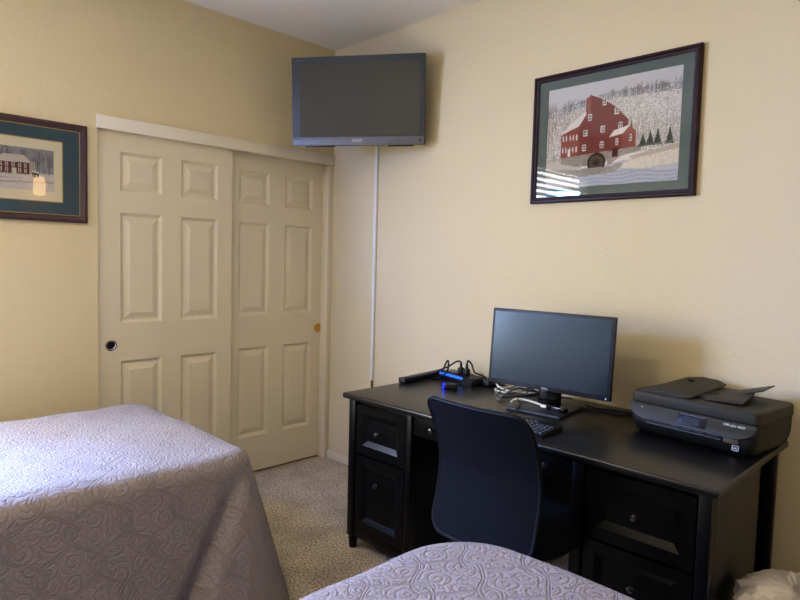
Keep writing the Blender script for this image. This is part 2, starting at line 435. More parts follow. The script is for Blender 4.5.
# ------------------------------------------------------------------ beds
def make_bed(label, x0, x1, yfoot, top, folds, seedv, crown=.012, edge=.075, rc=.13, flap=0):
    yh = YF+.06
    cx, cy = (x0+x1)/2, (yfoot+yh)/2
    root = thing('bed', label, 'bed', (cx, cy, 0))
    hx, hy = (x1-x0)/2, (yfoot-yh)/2
    MB().box((-hx+.05, -hy+.02, .02), (hx-.05, hy-.06, .30), .02).build('bed_base', M['bed_base'], root)
    MB().box((-hx+.03, -hy+.02, .30), (hx-.03, hy-.04, top-.035), .05, 4).build('mattress', M['mattress'], root)
    # perimeter of a rounded rectangle with outward normals
    per = []
    nc, ns = 18, 90
    def arc(c, a0):
        for k in range(nc): 
            a = a0+PI/2*k/nc
            per.append((c[0]+rc*math.cos(a), c[1]+rc*math.sin(a), math.cos(a), math.sin(a)))
    def line(p, q, n, cnt):
        for k in range(cnt):
            t = k/cnt
            per.append((p[0]+(q[0]-p[0])*t, p[1]+(q[1]-p[1])*t, n[0], n[1]))
    ix, iy = hx-rc, hy-rc
    nl = ns*2
    arc((ix, iy), 0); line((ix, hy), (-ix, hy), (0, 1), ns); arc((-ix, iy), PI/2); line((-hx, iy), (-hx, -iy), (-1, 0), nl)
    arc((-ix, -iy), PI); line((-ix, -hy), (ix, -hy), (0, -1), ns); arc((ix, -iy), 1.5*PI); line((hx, -iy), (hx, iy), (1, 0), nl)
    rnd = random.Random(seedv); ph = [rnd.uniform(0, 6.28) for _ in range(8)]
    bm = bmesh.new(); uvl = bm.loops.layers.uv.new('UVMap'); uvd = {}
    def wob(x, y): return .004*math.sin(6*x+ph[0])*math.sin(5*y+ph[1])+.003*math.sin(11*x+ph[2]+4*y)+.002*math.sin(23*y+ph[3])
    def vert(x, y, z, u, v):
        q = bm.verts.new((x, y, z)); uvd[q] = (u, v); return q
    rings = []
    K = 16
    for k in range(1, K+1):
        f = k/K; ring = []
        for px, py, nx, ny in per:
            ex, ey = px-nx*edge, py-ny*edge
            x, y = ex*f, ey*f
            z = top+crown*(1-(x/hx)**2)*(1-(y/hy)**4)+wob(x, y)
            ring.append(vert(x, y, z, x, y))
        rings.append(ring)
    sp = [0]
    for a, b in zip(per, per[1:]): sp.append(sp[-1]+math.hypot(b[0]-a[0], b[1]-a[1]))
    def skirt(i, off, z, arc_, drop):
        px, py, nx, ny = per[i]
        s = sp[i]; d = max(0, drop)
        off += .03*d + d*d*.05
        rip = math.sin(s*9+ph[4])*.5+math.sin(s*17+ph[5])*.35+math.sin(s*5+ph[6])*.6
        off += rip*.012*min(1, d/.5)
        for (fx, fy, wid, amt) in folds:
            q = math.hypot(px-fx*hx, py-fy*hy)
            off += amt*(d/.6)**1.1*math.exp(-(q/wid)**2)
        if flap and nx > .3 and py > 0 and d > 0:     # loose corner of the quilt folding over the side
            t = hy-py-.05-.52*d
            k = max(0, min(1, .5-t/.02)); off += flap*(d/.55)**.8*k*k*(3-2*k)
            off -= .045*min(1, d/.3)*math.exp(-((t-.03)/.03)**2)
        return vert(px+nx*off, py+ny*off, z+wob(px, py)*(1 if drop <= 0 else max(0, 1-drop*4)), px+nx*arc_, py+ny*arc_)
    NA = 8
    for k in range(1, NA+1):
        th = PI/2*k/NA
        rings.append([skirt(i, -edge+edge*math.sin(th), top-edge+edge*math.cos(th), -edge+edge*th, 0) for i in range(len(per))])
    ND = 22; dmax = top-edge-.015
    for k in range(1, ND+1):
        dz = dmax*k/ND
        rings.append([skirt(i, 0, top-edge-dz, -edge+edge*PI/2+dz, dz) for i in range(len(per))])
    n = len(per)
    c = vert(0, 0, top+crown+wob(0, 0), 0, 0)
    for i in range(n): bm.faces.new((c, rings[0][i], rings[0][(i+1) % n]))
    for a, b in zip(rings, rings[1:]):
        for i in range(n): bm.faces.new((a[i], b[i], b[(i+1) % n], a[(i+1) % n]))
    for f in bm.faces:
        f.smooth = True
        for l in f.loops: l[uvl].uv = uvd[l.vert]
    bmesh.ops.recalc_face_normals(bm, faces=bm.faces)
    me = bpy.data.meshes.new('quilt'); bm.to_mesh(me); bm.free(); me.materials.append(M['quilt'])
    q = bpy.data.objects.new('quilt', me); COL.objects.link(q); q.parent = root
    q['label'] = 'taupe grey quilt stitched with scrolls and leaves'
    return root
make_bed('bed under a taupe quilt beside the closet doors, its top lit blue', .26, 1.335, -1.40, .662,
         [(1, 1, .10, .07), (.72, 1, .10, -.05), (-1, 1, .12, .12)], 3, edge=.062, rc=.10, flap=.088)
make_bed('bed under a pale taupe quilt just behind the office chair', 2.28, 3.30, -1.345, .675,
         [(1, 1, .12, .12), (-1, 1, .12, .10)], 5, crown=.02, edge=.065, rc=.2)

# ------------------------------------------------------------------ desk
DZ = .7616
DX0, DX1, DYF, DYB = 1.104, 2.786, -.803, -.022
desk = thing('desk', 'long black wooden desk with drawers on both sides against the wall', 'desk', ((DX0+DX1)/2, (DYF+DYB)/2, 0))
ds = desk.location.copy()
def dpart(name, mb, m, parent=desk, smooth=35): return mb.build(name, m, parent, smooth, shift=ds)
dpart('desktop', MB().box((DX0, DYF, DZ-.026), (DX1, DYB, DZ), .008, 3), M['desk_top'])
FY = -.765
def cabinet(x0, x1):
    c = MB().box((x0+.015, FY+.02, .075), (x1-.008, -.08, DZ-.026))
    return dpart('cabinet', c, M['black_wood'])
PL = (1.125, 1.535); PR = (2.31, 2.760)
cabinet(*PL); cabinet(PR[0], PR[1]-.03)
for a, b in ((1.122, 1.166), (1.503, 1.537), (2.308, 2.350), (2.722, 2.762)):
    pt = dpart('post', MB().box((a, FY-.008, .06), (b, FY+.04, DZ-.026), .004), M['black_wood'])
    dpart('foot', MB().lathe([(.017, 0), (.021, .012), (.022, .05), (.018, .062)], ((a+b)/2, FY+.016, 0), 'Z', 16), M['black_wood'], pt)
dpart('post', MB().box((1.122, -.125, 0), (1.166, -.1, DZ-.026), .003), M['black_wood'])
dpart('post', MB().box((2.722, -.08, 0), (2.762, -.05, DZ-.026), .003), M['desk_side'])  # lighter colour paints in the wall light on this post's edge
dpart('recessed_panel', MB().box((2.70, -.30, .03), (2.722, -.05, DZ-.026)), M['black_wood'])
# end panels, bottom rails, modesty panel
dpart('side_panel', MB().box((1.126, FY+.03, .06), (1.142, -.125, DZ-.026), .002), M['desk_side'])
dpart('side_panel', MB().box((2.745, FY+.03, .03), (2.762, -.285, DZ-.026), .002), M['desk_side'])
dpart('bottom_rail', MB().box((1.16, FY+.002, .06), (1.51, FY+.03, .108), .004), M['black_wood'])
dpart('bottom_rail', MB().box((2.345, FY+.002, .06), (2.73, FY+.03, .108), .004), M['black_wood'])
dpart('back_panel', MB().box((1.53, -.10, .25), (2.32, -.08, DZ-.026)), M['black_wood'])
DL = [(.004, -.002), (.024, -.0135)]
def knob(parent, x, z):
    dpart('knob', MB().lathe([(.007, 0), (.006, .012), (.011, .016), (.0135, .021), (.011, .027), (.004, .029)], (x, FY-.006, z), '-Y', 18), M['knob'], parent)
def drawer(x0, x1, z0, z1, kz=None):
    ins = .042
    mb = MB().slab(x0, x1, z0, z1, .022, [(x0+ins, x1-ins, z0+ins, z1-ins*.85)], DL, lambda u, v, d: (u, FY-.006-d, v))
    o = dpart('drawer', mb, M['black_wood'], desk, 14)
    knob(o, (x0+x1)/2, kz or (z0+z1)/2+.004)
    return o
drawer(1.176, 1.498, .482, .712)
drawer(1.176, 1.498, .112, .472, .364)
drawer(2.360, 2.718, .482, .714)
drawer(2.360, 2.718, .112, .472, .366)
cdw = dpart('center_drawer', MB().box((1.54, FY+.002, .643), (2.305, FY+.022, .732), .004), M['black_wood'])
knob(cdw, 1.665, .69); knob(cdw, 2.212, .688)

# ------------------------------------------------------------------ office chair
chx, chy = 2.148, -.88
ch = thing('office_chair', 'black mesh-back office chair pushed up to the desk', 'chair', (chx, chy, 0))
ZT, ZB = .935, .465
def yprof(z):
    ks_ = ((.45, -1.095), (.50, -1.08), (.58, -1.056), (.68, -1.040), (.75, -1.048), (.845, -1.082), (.94, -1.132))
    for (z0, y0), (z1, y1) in zip(ks_, ks_[1:]):
        if z <= z1:
            t = (z-z0)/(z1-z0); t = max(0, min(1, t)); return y0+(y1-y0)*t
    return ks_[-1][1]
def back_pt(u, v):
    # u across -1..1, v 0 bottom..1 top
    z = ZB+(ZT-ZB)*v+.006*(u*u-.5)*max(0, v-.6)
    y = sum(yprof(z+d) for d in (-.04, -.02, 0, .02, .04))/5-chy
    x = u*.2045
    return x, y+.02*(u*u-1), z
def outline(t):
    """rounded outline of the back in (u,v)"""
    pts = []
    for su, sv, a0, r, q in ((1, 1, 0, .26, .11), (-1, 1, PI/2, .20, .07), (-1, -1, PI, .30, .13), (1, -1, 1.5*PI, .30, .13)):
        cu, cv = su*(1-r), (1-q if sv > 0 else q)
        for k in range(9):
            a = a0+PI/2*k/8
            pts.append((cu+r*math.cos(a), cv+q*math.sin(a)))
    P2 = []     # fill the straight runs so the curved sheet stays smooth
    for a, b in zip(pts, pts[1:]+pts[:1]):
        m = max(1, int(max(abs(a[0]-b[0])*.2, abs(a[1]-b[1])*.47)/.02))
        P2 += [(a[0]+(b[0]-a[0])*k/m, a[1]+(b[1]-a[1])*k/m) for k in range(m)]
    return P2
# outline is in u (-1..1), v (0..1); map corner rounding through the same surface
OUT = outline(0)
mb = MB(); n = len(OUT); rim = []
for dy in (-.005, .005):
    def bp_(u, v):
        x, y, z = back_pt(u, v); return mb.bm.verts.new((x, y+dy, z))
    rings = [[bp_(0, .5)]]+[[bp_(u*k/12, .5+(v-.5)*k/12) for u, v in OUT] for k in range(1, 13)]
    for i in range(n): mb.bm.faces.new((rings[0][0], rings[1][i], rings[1][(i+1) % n]))
    for a, b in zip(rings[1:], rings[2:]):
        for i in range(n): mb.bm.faces.new((a[i], b[i], b[(i+1) % n], a[(i+1) % n]))
    rim.append(rings[-1])
for i in range(n): mb.bm.faces.new((rim[0][i], rim[0][(i+1) % n], rim[1][(i+1) % n], rim[1][i]))
mb.build('mesh_back', M['fabric'], ch, 60)
MB().tube([back_pt(u, v) for u, v in OUT], .0075, 10, 3, True).build('back_frame', M['chair_frame'], ch)
def seat_fn(cx, cy, hx_, hy_, z0, z1):
    s = MB(); pr = []
    for k in range(40):
        a = 2*PI*k/40; c_, s_ = math.cos(a), math.sin(a)
        pr.append((math.copysign(abs(c_)**.5, c_), math.copysign(abs(s_)**.5, s_)))
    prof = [(.0, z1+.004), (.5, z1+.004), (.85, z1), (.97, z1-.012), (1, z1-.03), (.97, z0+.01), (.85, z0), (0, z0)]
    rg = []
    for f, z in prof:
        rg.append([s.bm.verts.new((cx+hx_*f*p[0], cy+hy_*f*p[1], z)) for p in pr] if f > 0 else [s.bm.verts.new((cx, cy, z))])
    m = len(pr)
    for a, b in zip(rg, rg[1:]):
        for i in range(m):
            j = (i+1) % m
            if len(a) == 1: s.bm.faces.new((a[0], b[i], b[j]))
            elif len(b) == 1: s.bm.faces.new((a[i], a[j], b[0]))
            else: s.bm.faces.new((a[i], a[j], b[j], b[i]))
    return s
seat_fn(0, .09, .205, .215, .425, .50).build('seat', M['fabric'], ch, 50)
MB().box((-.035, -.2, .385), (.035, .1, .41), .008).tube([(0, -.14, .40), (0, -.17, .42), (0, -.185, .47), (0, -.175, .56)], .018, 8, 4).build('back_support', M['chair_frame'], ch)
MB().box((-.09, -.03, .385), (.09, .15, .425), .01).build('seat_mechanism', M['chair_frame'], ch)
MB().tube([(.08, .1, .4), (.17, .12, .4), (.25, .13, .405)], [.006]*30, 8, 4).build('lever', M['chair_frame'], ch)
MB().cone((0, 0.05, .10), (0, .05, .39), .026, .024, 20).build('gas_lift', M['chair_frame'], ch)
bs = MB().cone((0, .05, .075), (0, .05, .125), .045, .035, 20)
for k in range(5):
    a = 2*PI*k/5+.4
    bs.tube([(0.03*math.cos(a), .05+.03*math.sin(a), .10), (.16*math.cos(a), .05+.16*math.sin(a), .088), (.275*math.cos(a), .05+.275*math.sin(a), .066)], [.024-.0008*i for i in range(20)], 8, 4)
bs.build('star_base', M['chair_frame'], ch)
for k in range(5):
    a = 2*PI*k/5+.4
    c = Vector((.275*math.cos(a), .05+.275*math.sin(a), .0275)); t = Vector((-math.sin(a), math.cos(a), 0))
    MB().cone(c-t*.026, c-t*.006, .027, n=16, bev=.004).cone(c+t*.006, c+t*.026, .027, n=16, bev=.004).cone(c-t*.026, c+t*.026, .006).cone(c+Vector((0, 0, 0)), c+Vector((0, 0, .04)), .008).build('caster', M['plastic'], ch)

# ------------------------------------------------------------------ television
tv = thing('television', 'black flat television tilted down high in the room corner', 'television', (.608, -.321, 2.308), (math.radians(5.48), 0, math.radians(33.84)))
W2, H2 = .395, .25
MB().box((-W2, 0, -H2), (W2, .035, H2), .006).build('bezel', M['tv_bezel'], tv)
MB().box((-W2+.047, -.0015, -H2+.055), (W2-.024, .002, H2-.04), .0008, 1).build('screen', M['tv_screen'], tv)
st = MB().box((-W2+.001, -.006, -H2), (W2-.001, .012, -H2+.049), .003).build('speaker_strip', M['silver'], tv)
st['label'] = 'silver grey strip along the bottom'
lettering('logo', 'SONY', .024, M['letter'], st, (0, -.0065, -H2+.026), (PI/2, 0, 0))
MB().box((W2-.032, -.0066, -H2+.02), (W2-.018, -.005, -H2+.024)).box((W2-.032, -.0066, -H2+.028), (W2-.018, -.005, -H2+.032)).build('buttons', M['gloss'], st)
lettering('model_lettering', 'BRAVIA', .013, M['letter_dim'], tv, (-W2+.052, -.0008, H2-.02), (PI/2, 0, 0))
MB().box((-.30, .03, -.215), (.30, .085, .20), .02).box((-.2, .08, -.15), (.2, .11, .1), .015).build('back_housing', M['plastic'], tv)
for a, b in ((-.32, -.14), (.18, .33)): MB().box((a, .004, -H2-.006), (b, .03, -H2+.002), .002).build('speaker_grille', M['gloss'], tv)
am = MB().box((-.1, .11, -.1), (.1, .125, .1), .004)
am.tube([(0, .12, 0), (-.03, .22, .01), (-.02, .30, .02)], .018, 10, 4)
am.box((-.05, .285, -.12), (.01, .325, .14), .005).build('wall_mount', M['plastic'], tv)

# cable raceway down the wall
rc_ = thing('cable_raceway', 'thin white cable cover running down the wall below the television', 'cable cover', (.4475, 0, .62))
MB().box((-.0125, -.016, 0), (.0125, 0, 1.66), .004, 3).build('cover', M['white_p'], rc_)
cb = MB().tube([(.450, -.008, .66), (.452, -.010, .61), (.458, -.016, .575), (.452, -.02, .50), (.45, -.02, .3), (.45, -.02, .08), (.46, -.03, .012), (.6, -.035, .006), (.9, -.03, .006)], .0055, 8, 6)
part_of(cb.build('television_cord', M['cord']), tv)

# ------------------------------------------------------------------ pictures
def canvas(w_, h_, c): return np.ones((h_, w_, 3))*np.array(c)/255.
class Paint:
    def __init__(self, w_, h_, base):
        self.w, self.h = w_, h_; self.a = canvas(w_, h_, base)
        self.u, self.v = np.meshgrid((np.arange(w_)+.5)/w_, (np.arange(h_)+.5)/h_)
        self.r = np.random.RandomState(11)
    def put(self, m, c, al=1.0):
        self.a[m] = self.a[m]*(1-al)+np.array(c)/255.*al
    def poly(self, pts, c, al=1.0):
        m = np.zeros(self.u.shape, bool); n_ = len(pts)
        for i in range(n_):
            (x0, y0), (x1, y1) = pts[i], pts[(i+1) % n_]
            if y0 == y1: continue
            cnd = ((y0 > self.v) != (y1 > self.v)) & (self.u < (x1-x0)*(self.v-y0)/(y1-y0)+x0)
            m ^= cnd
        self.put(m, c, al); return m
    def line(self, p, q, wd, c, al=1.0):
        asp = self.w/self.h
        x, y = self.u*asp, self.v; ax, ay, bx, by = p[0]*asp, p[1], q[0]*asp, q[1]
        L2 = (bx-ax)**2+(by-ay)**2+1e-12
        t = np.clip(((x-ax)*(bx-ax)+(y-ay)*(by-ay))/L2, 0, 1)
        self.put(np.hypot(x-ax-t*(bx-ax), y-ay-t*(by-ay)) < wd/2, c, al)
    def disc(self, c0, r, c, al=1.0, hole=0):
        asp = self.w/self.h
        d = np.hypot((self.u-c0[0])*asp, self.v-c0[1]); self.put((d < r) & (d >= hole), c, al)
    def speckle(self, m, c, dens, al=1.0):
        self.put(m & (self.r.rand(self.h, self.w) < dens), c, al)
    def tree(self, x, y0, h_, c, al=.8, depth=0):
        self.line((x, y0), (x+self.r.uniform(-.004, .004), y0-h_), .005, c, al)
        for _ in range(7):
            f = self.r.uniform(.35, .95); s = self.r.choice((-1, 1)); l = h_*(1-f*.6)*.35
            self.line((x, y0-h_*f), (x+s*l*.35, y0-h_*f-l), .0035, c, al*.8)
    def mesh(self, name, mp, parent):
        vs = [mp(i/self.w, j/self.h) for j in range(self.h+1) for i in range(self.w+1)]
        W_ = self.w+1
        fs = [(j*W_+i, (j+1)*W_+i, (j+1)*W_+i+1, j*W_+i+1) for j in range(self.h) for i in range(self.w)]
        me = bpy.data.meshes.new(name); me.from_pydata(vs, [], fs)
        at = me.attributes.new('ink', 'FLOAT_COLOR', 'FACE')
        A = np.clip(self.a, 0, 1); A = np.where(A <= .04045, A/12.92, ((A+.055)/1.055)**2.4)
        buf = np.ones((self.h*self.w, 4), np.float32); buf[:, :3] = A.reshape(-1, 3)
        at.data.foreach_set('color', buf.ravel())
        me.materials.append(M['print'])
        o = bpy.data.objects.new(name, me); COL.objects.link(o); o.parent = parent
        return o

def mill_print():
    P = Paint(240, 178, (206, 200, 192)); r = P.r
    P.a *= (1-.06*P.v)[..., None]
    hill = lambda u: .235-.035*(1-np.abs(u-.75)/.75)-.03*u*0
    hl = .29-.10*np.clip(P.u/.5, 0, 1)+.02*np.clip((P.u-.55)/.45, 0, 1)
    # tree belt on the ridge
    for i in range(95):
        x = r.uniform(0, 1); top_ = .07+.05*r.rand()+(.02 if .3 < x < .45 else 0)
        yb = .29-.10*min(1, x/.5)
        P.tree(x, yb+.02, yb+.02-top_*r.uniform(.85, 1.3)-(.02 if x > .5 else .06), (118, 110, 102), .45)
    P.speckle((P.v < hl) & (P.v > hl-.07), (110, 104, 94), .4, .6)
    m = P.v > hl; P.put(m, (224, 216, 200))
    P.speckle(m & (P.v < .72), (170, 158, 140), .35, .7); P.speckle(m & (P.v < .72), (120, 110, 96), .12, .6)
    P.speckle(m & (P.u < .32) & (P.v < .7), (132, 120, 104), .42, .7); P.speckle(m & (P.u < .32) & (P.v < .7), (240, 234, 220), .25, .8)
    for x in (.02, .05, .07, .18, .15): P.tree(x, .7, .5, (120, 106, 88), .6)
    P.speckle((P.u > .6) & (P.v > .45) & (P.v < .66), (150, 140, 124), .3, .6)
    for x in (.66, .71, .74, .77, .83, .95, .9): P.tree(x, .62, .25, (150, 138, 120), .5)
    # snowy bank, water
    P.poly([(0, .72), (.3, .72), (.3, .82), (0, .84)], (196, 186, 168))
    m = P.poly([(0, .80), (.35, .83), (.6, .78), (1, .72), (1, 1), (0, 1)], (196, 192, 186)); P.speckle(m, (160, 156, 150), .25, .5)
    m = P.poly([(.58, .84), (.68, .765), (1, .70), (1, .84), (.75, .87)], (222, 212, 190)); P.speckle(m, (190, 170, 130), .3, .6)
    m = P.poly([(.0, .9), (.45, .90), (.62, .86), (1, .9), (1, 1), (0, 1)], (176, 176, 178)); P.speckle(m, (140, 144, 150), .3, .5)
    P.put((P.v > .88) & (np.sin(P.v*180+np.sin(P.u*19)*2) > .55), (206, 206, 204), .5)
    P.poly([(.66, .745), (1, .67), (1, .715), (.68, .775)], (190, 176, 150))
    # stone base + wheel
    m = P.poly([(.13, .685), (.52, .655), (.52, .76), (.42, .80), (.26, .80), (.13, .755)], (158, 146, 128)); P.speckle(m, (112, 102, 90), .35, .7); P.speckle(m, (200, 190, 172), .2, .7)
    m = P.poly([(.50, .69), (.74, .645), (.74, .70), (.60, .735), (.50, .82)], (176, 164, 146)); P.speckle(m, (120, 110, 98), .3, .7)
    m = P.poly([(.0, .80), (.28, .83), (.48, .85), (.58, .79), (.62, .81), (.56, .88), (.3, .9), (.0, .88)], (150, 140, 126)); P.speckle(m, (205, 196, 180), .35, .7)
    # evergreens
    for x, y, h_ in ((.665, .63, .2), (.80, .655, .12), (.85, .655, .13), (.93, .66, .14), (.75, .655, .1)):
        for k in range(7):
            f = k/7; P.poly([(x-.035*(f+.15), y-h_*(1-f)+.03), (x, y-h_*(1-f)-.02), (x+.035*(f+.15), y-h_*(1-f)+.03)], (70, 78, 64), .8)
    # barn
    red = (134, 72, 60); red2 = (152, 90, 74); dred = (104, 52, 46)
    m = P.poly([(.265, .40), (.325, .29), (.348, .115), (.47, .20), (.56, .285), (.64, .40), (.645, .66), (.27, .69)], red)
    for k in range(46): P.put(m & (np.abs(P.v-(.12+k*.0128+.0*P.u)) < .0022), dred, .5)
    P.poly([(.315, .15), (.352, .125), (.358, .30), (.315, .35)], red2)
    P.line((.352, .122), (.47, .182), .008, (214, 206, 196), .6); P.line((.47, .182), (.64, .40), .008, (200, 190, 178), .5)
    m = P.poly([(.125, .475), (.272, .395), (.272, .69), (.125, .70)], red2)
    P.put(m & (np.sin(P.u*420) > .5), red, .5)
    m = P.poly([(.115, .47), (.20, .375), (.318, .27), (.322, .30), (.268, .405)], (228, 218, 200)); P.speckle(m, (200, 190, 172), .2, .6)
    def wdw(x, y, w_=.031, h_=.060):
        P.poly([(x-w_/2, y-h_/2), (x+w_/2, y-h_/2), (x+w_/2, y+h_/2), (x-w_/2, y+h_/2)], (222, 212, 196))
        P.poly([(x-w_*.33, y-h_*.38), (x+w_*.33, y-h_*.38), (x+w_*.33, y+h_*.38), (x-w_*.33, y+h_*.38)], (74, 58, 52))
        P.line((x, y-h_/2), (x, y+h_/2), .006, (222, 212, 196)); P.line((x-w_/2, y), (x+w_/2, y), .006, (222, 212, 196))
    for x, y in ((.46, .21), (.352, .335), (.555, .31), (.32, .48), (.455, .465), (.585, .45), (.315, .62), (.452, .61)): wdw(x, y)
    for x in (.145, .17, .20, .225, .252):
        wdw(x, .51, .012, .05); wdw(x, .625, .012, .05)
    P.poly([(.185, .62), (.205, .617), (.205, .69), (.185, .692)], (224, 214, 198))
    # shed
    P.poly([(.51, .545), (.60, .525), (.60, .67), (.515, .685)], red); P.poly([(.60, .525), (.655, .46), (.70, .52), (.70, .66), (.60, .67)], red2)
    P.poly([(.505, .55), (.54, .49), (.66, .455), (.605, .53)], (230, 220, 204))
    wdw(.565, .60, .022, .06); wdw(.66, .575, .024, .06)
    P.poly([(.535, .66), (.575, .655), (.575, .735), (.535, .74)], (80, 36, 32))
    # water wheel
    P.disc((.415, .775), .095, (64, 52, 44)); P.disc((.415, .775), .07, (120, 108, 94), .8)
    for k in range(8):
        a = PI*k/8; P.line((.415-.065*math.cos(a), .775-.09*math.sin(a)), (.415+.065*math.cos(a), .775+.09*math.sin(a)), .008, (60, 48, 40))
    P.disc((.415, .775), .02, (60, 48, 40))
    m = P.poly([(.30, .82), (.56, .82), (.50, .88), (.32, .88)], (168, 158, 142)); P.speckle(m, (120, 112, 100), .3, .7)
    for k in range(12): P.line((.70+k*.026, .665-k*.0022), (.70+k*.026, .70-k*.003), .006, (150, 138, 118))
    P.line((.70, .675), (1, .645), .005, (150, 138, 118)); 
    for k in range(7): P.line((.0+k*.02, .70), (.0+k*.02, .735), .005, (140, 128, 110))
    P.line((0, .712), (.13, .71), .004, (140, 128, 110))
    return P
def house_print():
    P = Paint(150, 92, (178, 180, 190)); r = P.r
    for k in range(60):
        x = r.uniform(0, 1); P.tree(x, .62, r.uniform(.4, .62), (70, 68, 78), .6)
    P.speckle(P.v < .55, (110, 110, 122), .3, .5)
    m = P.v > .58; P.put(m, (230, 226, 226)); P.speckle(m, (180, 174, 174), .2, .6)
    P.put((P.v > .72) & (P.v < .86) & (np.sin(P.v*60+P.u*6) > .2), (186, 178, 178), .7)
    P.u = P.u-.05
    # brick house with snowy roof
    m = P.poly([(.24, .36), (.63, .36), (.63, .64), (.24, .66)], (112, 66, 66)); P.put(m & (np.sin(P.v*300) > .4), (92, 54, 56), .5)
    P.poly([(.21, .37), (.30, .20), (.56, .18), (.66, .36)], (222, 214, 206))
    P.poly([(.63, .36), (.70, .30), (.72, .60), (.63, .62)], (190, 180, 172))
    for x in (.28, .35, .43, .51, .58):
        for y in (.43, .55):
            P.poly([(x-.018, y-.045), (x+.018, y-.045), (x+.018, y+.045), (x-.018, y+.045)], (206, 198, 192)); P.line((x, y-.04), (x, y+.04), .012, (120, 110, 112))
    P.poly([(.42, .5), (.47, .5), (.47, .66), (.42, .66)], (226, 220, 210))
    P.poly([(.66, .52), (.76, .55), (.74, .60), (.66, .58)], (230, 226, 222)); P.poly([(.66, .56), (.75, .59), (.75, .68), (.66, .66)], (70, 62, 64))
    P.poly([(0.02, .3), (.12, .3), (.12, .6), (.02, .6)], (128, 84, 80)); P.poly([(0, .3), (.04, .2), (.12, .2), (.15, .31)], (220, 212, 206))
    for k in range(26):
        x = k*.04; P.line((x, .62), (x, .69), .012, (226, 222, 218))
    P.line((0, .64), (1, .64), .012, (226, 222, 218)); P.line((0, .675), (.2, .675), .01, (226, 222, 218))
    P.u = P.u+.05
    P.tree(.2, .62, .58, (60, 56, 62), .9); P.tree(.93, .62, .5, (70, 66, 74), .8); P.tree(.82, .6, .5, (70, 66, 74), .8)
    return P
def frame_mb(hx_, hz, wd, depth, lip=.006):
    """moulded frame centred on the origin facing -y (mitred, stepped profile)"""
    mb = MB()
    prof = [(0, 0), (0, -depth*.8), (wd*.15, -depth), (wd*.4, -depth), (wd*.55, -depth*.78), (wd*.8, -depth*.72), (wd*.88, -depth*.55), (wd, -depth*.5), (wd, 0)]
    rg = []
    for ins, y in prof:
        rg.append([mb.bm.verts.new(p) for p in ((-hx_+ins, y, -hz+ins), (hx_-ins, y, -hz+ins), (hx_-ins, y, hz-ins), (-hx_+ins, y, hz-ins))])
    for a, b in zip(rg, rg[1:]+[rg[0]]):
        for i in range(4): mb.bm.faces.new((a[i], a[(i+1) % 4], b[(i+1) % 4], b[i]))
    return mb
def ring_mb(hx_, hz, ix, iz, y0, y1):
    mb = MB()
    mb.box((-hx_, y0, -hz), (-ix, y1, hz)).box((ix, y0, -hz), (hx_, y1, hz)).box((-ix, y0, -hz), (ix, y1, -iz)).box((-ix, y0, iz), (ix, y1, hz))
    return mb
# mill picture over the desk
pic = thing('framed_picture', 'mahogany framed print of a red mill in snow above the desk', 'picture', (1.9966, 0, 2.0065))
frame_mb(.395, .308, .03, .026).build('frame', M['frame_red'], pic)
ring_mb(.37, .283, .32, .2385, -.010, -.006).build('mat_board', M['mat_green'], pic)
o = mill_print().mesh('print', lambda a, b: (-.322+.644*a, -.0065, .2405-.481*b), pic)
o['label'] = 'winter print of a red mill with a water wheel beside a stream'
MB().box((-.37, -.0135, -.283), (.37, -.012, .283)).build('glass', M['glass'], pic)
# house picture on the closet wall (its own face looks along +x)
pa = thing('framed_picture', 'plum framed print of a brick house in a teal mat beside the closet', 'picture', (0, -1.90, 1.784), (0, 0, PI/2))
frame_mb(.315, .241, .036, .022).build('frame', M['frame_plum'], pa)
ring_mb(.282, .208, .279, .205, -.0145, -.008).build('inner_fillet', M['gold'], pa)
ring_mb(.282, .208, .205, .148, -.010, -.007).build('mat_board', M['mat_teal'], pa)
ring_mb(.205, .148, .2015, .1445, -.0105, -.0065).build('mat_fillet', M['gold'], pa)
ring_mb(.202, .145, .165, .099, -.0068, -.0062).build('print_border', M['paper'], pa)
o = house_print().mesh('print', lambda a, b: (-.167+.334*a, -.0064, .101-.202*b), pa)
o['label'] = 'winter print of a brick house with a snowy roof'
MB().box((-.281, -.0125, -.207), (.281, -.0115, .207)).build('glass', M['glass'], pa)

# ------------------------------------------------------------------ monitor
mo = thing('monitor', 'black flat computer monitor with a dark blank screen on the desk', 'monitor', (1.929, -.337, DZ), (0, 0, math.radians(4.1)))
MW, MH, MZ = .29, .1725, 1.02-DZ
tl = Matrix.Translation((0, 0, MZ)) @ Matrix.Rotation(math.radians(-4.36), 4, 'X')
MB().box((-MW, 0, -MH), (MW, .022, MH), .004, mat=tl).box((-MW+.06, .02, -MH+.06), (MW-.06, .05, MH-.04), .012, mat=tl).build('bezel', M['mon_bezel'], mo)
MB().box((-MW+.014, -.0008, -MH+.02), (MW-.014, .002, MH-.014), mat=tl).build('screen', M['mon_screen'], mo)
a = Matrix.Rotation(math.radians(-4.36), 4, 'X')
lg = lettering('logo', 'DELL', .014, M['letter'], mo, (0, -.0141, MZ-MH+.0105), (PI/2-math.radians(4.36), 0, 0))
MB().box((MW-.02, -.001, -MH+.006), (MW-.015, .001, -MH+.014), mat=tl).build('power_light', M['letter'], mo)
sb = MB().box((-.05, .022, .010), (.05, .055, MZ+.02), .006).build('stand', M['gloss'], mo)
bs_ = MB()
bs_.prism([(-.125, -.125), (.125, -.125), (.115, .13), (-.115, .13)], lambda x, y: (x, y+.005, 0), lambda x, y: (x*.985, y*.985+.005, .013), .004)
bs_.build('base', M['mon_bezel'], mo)

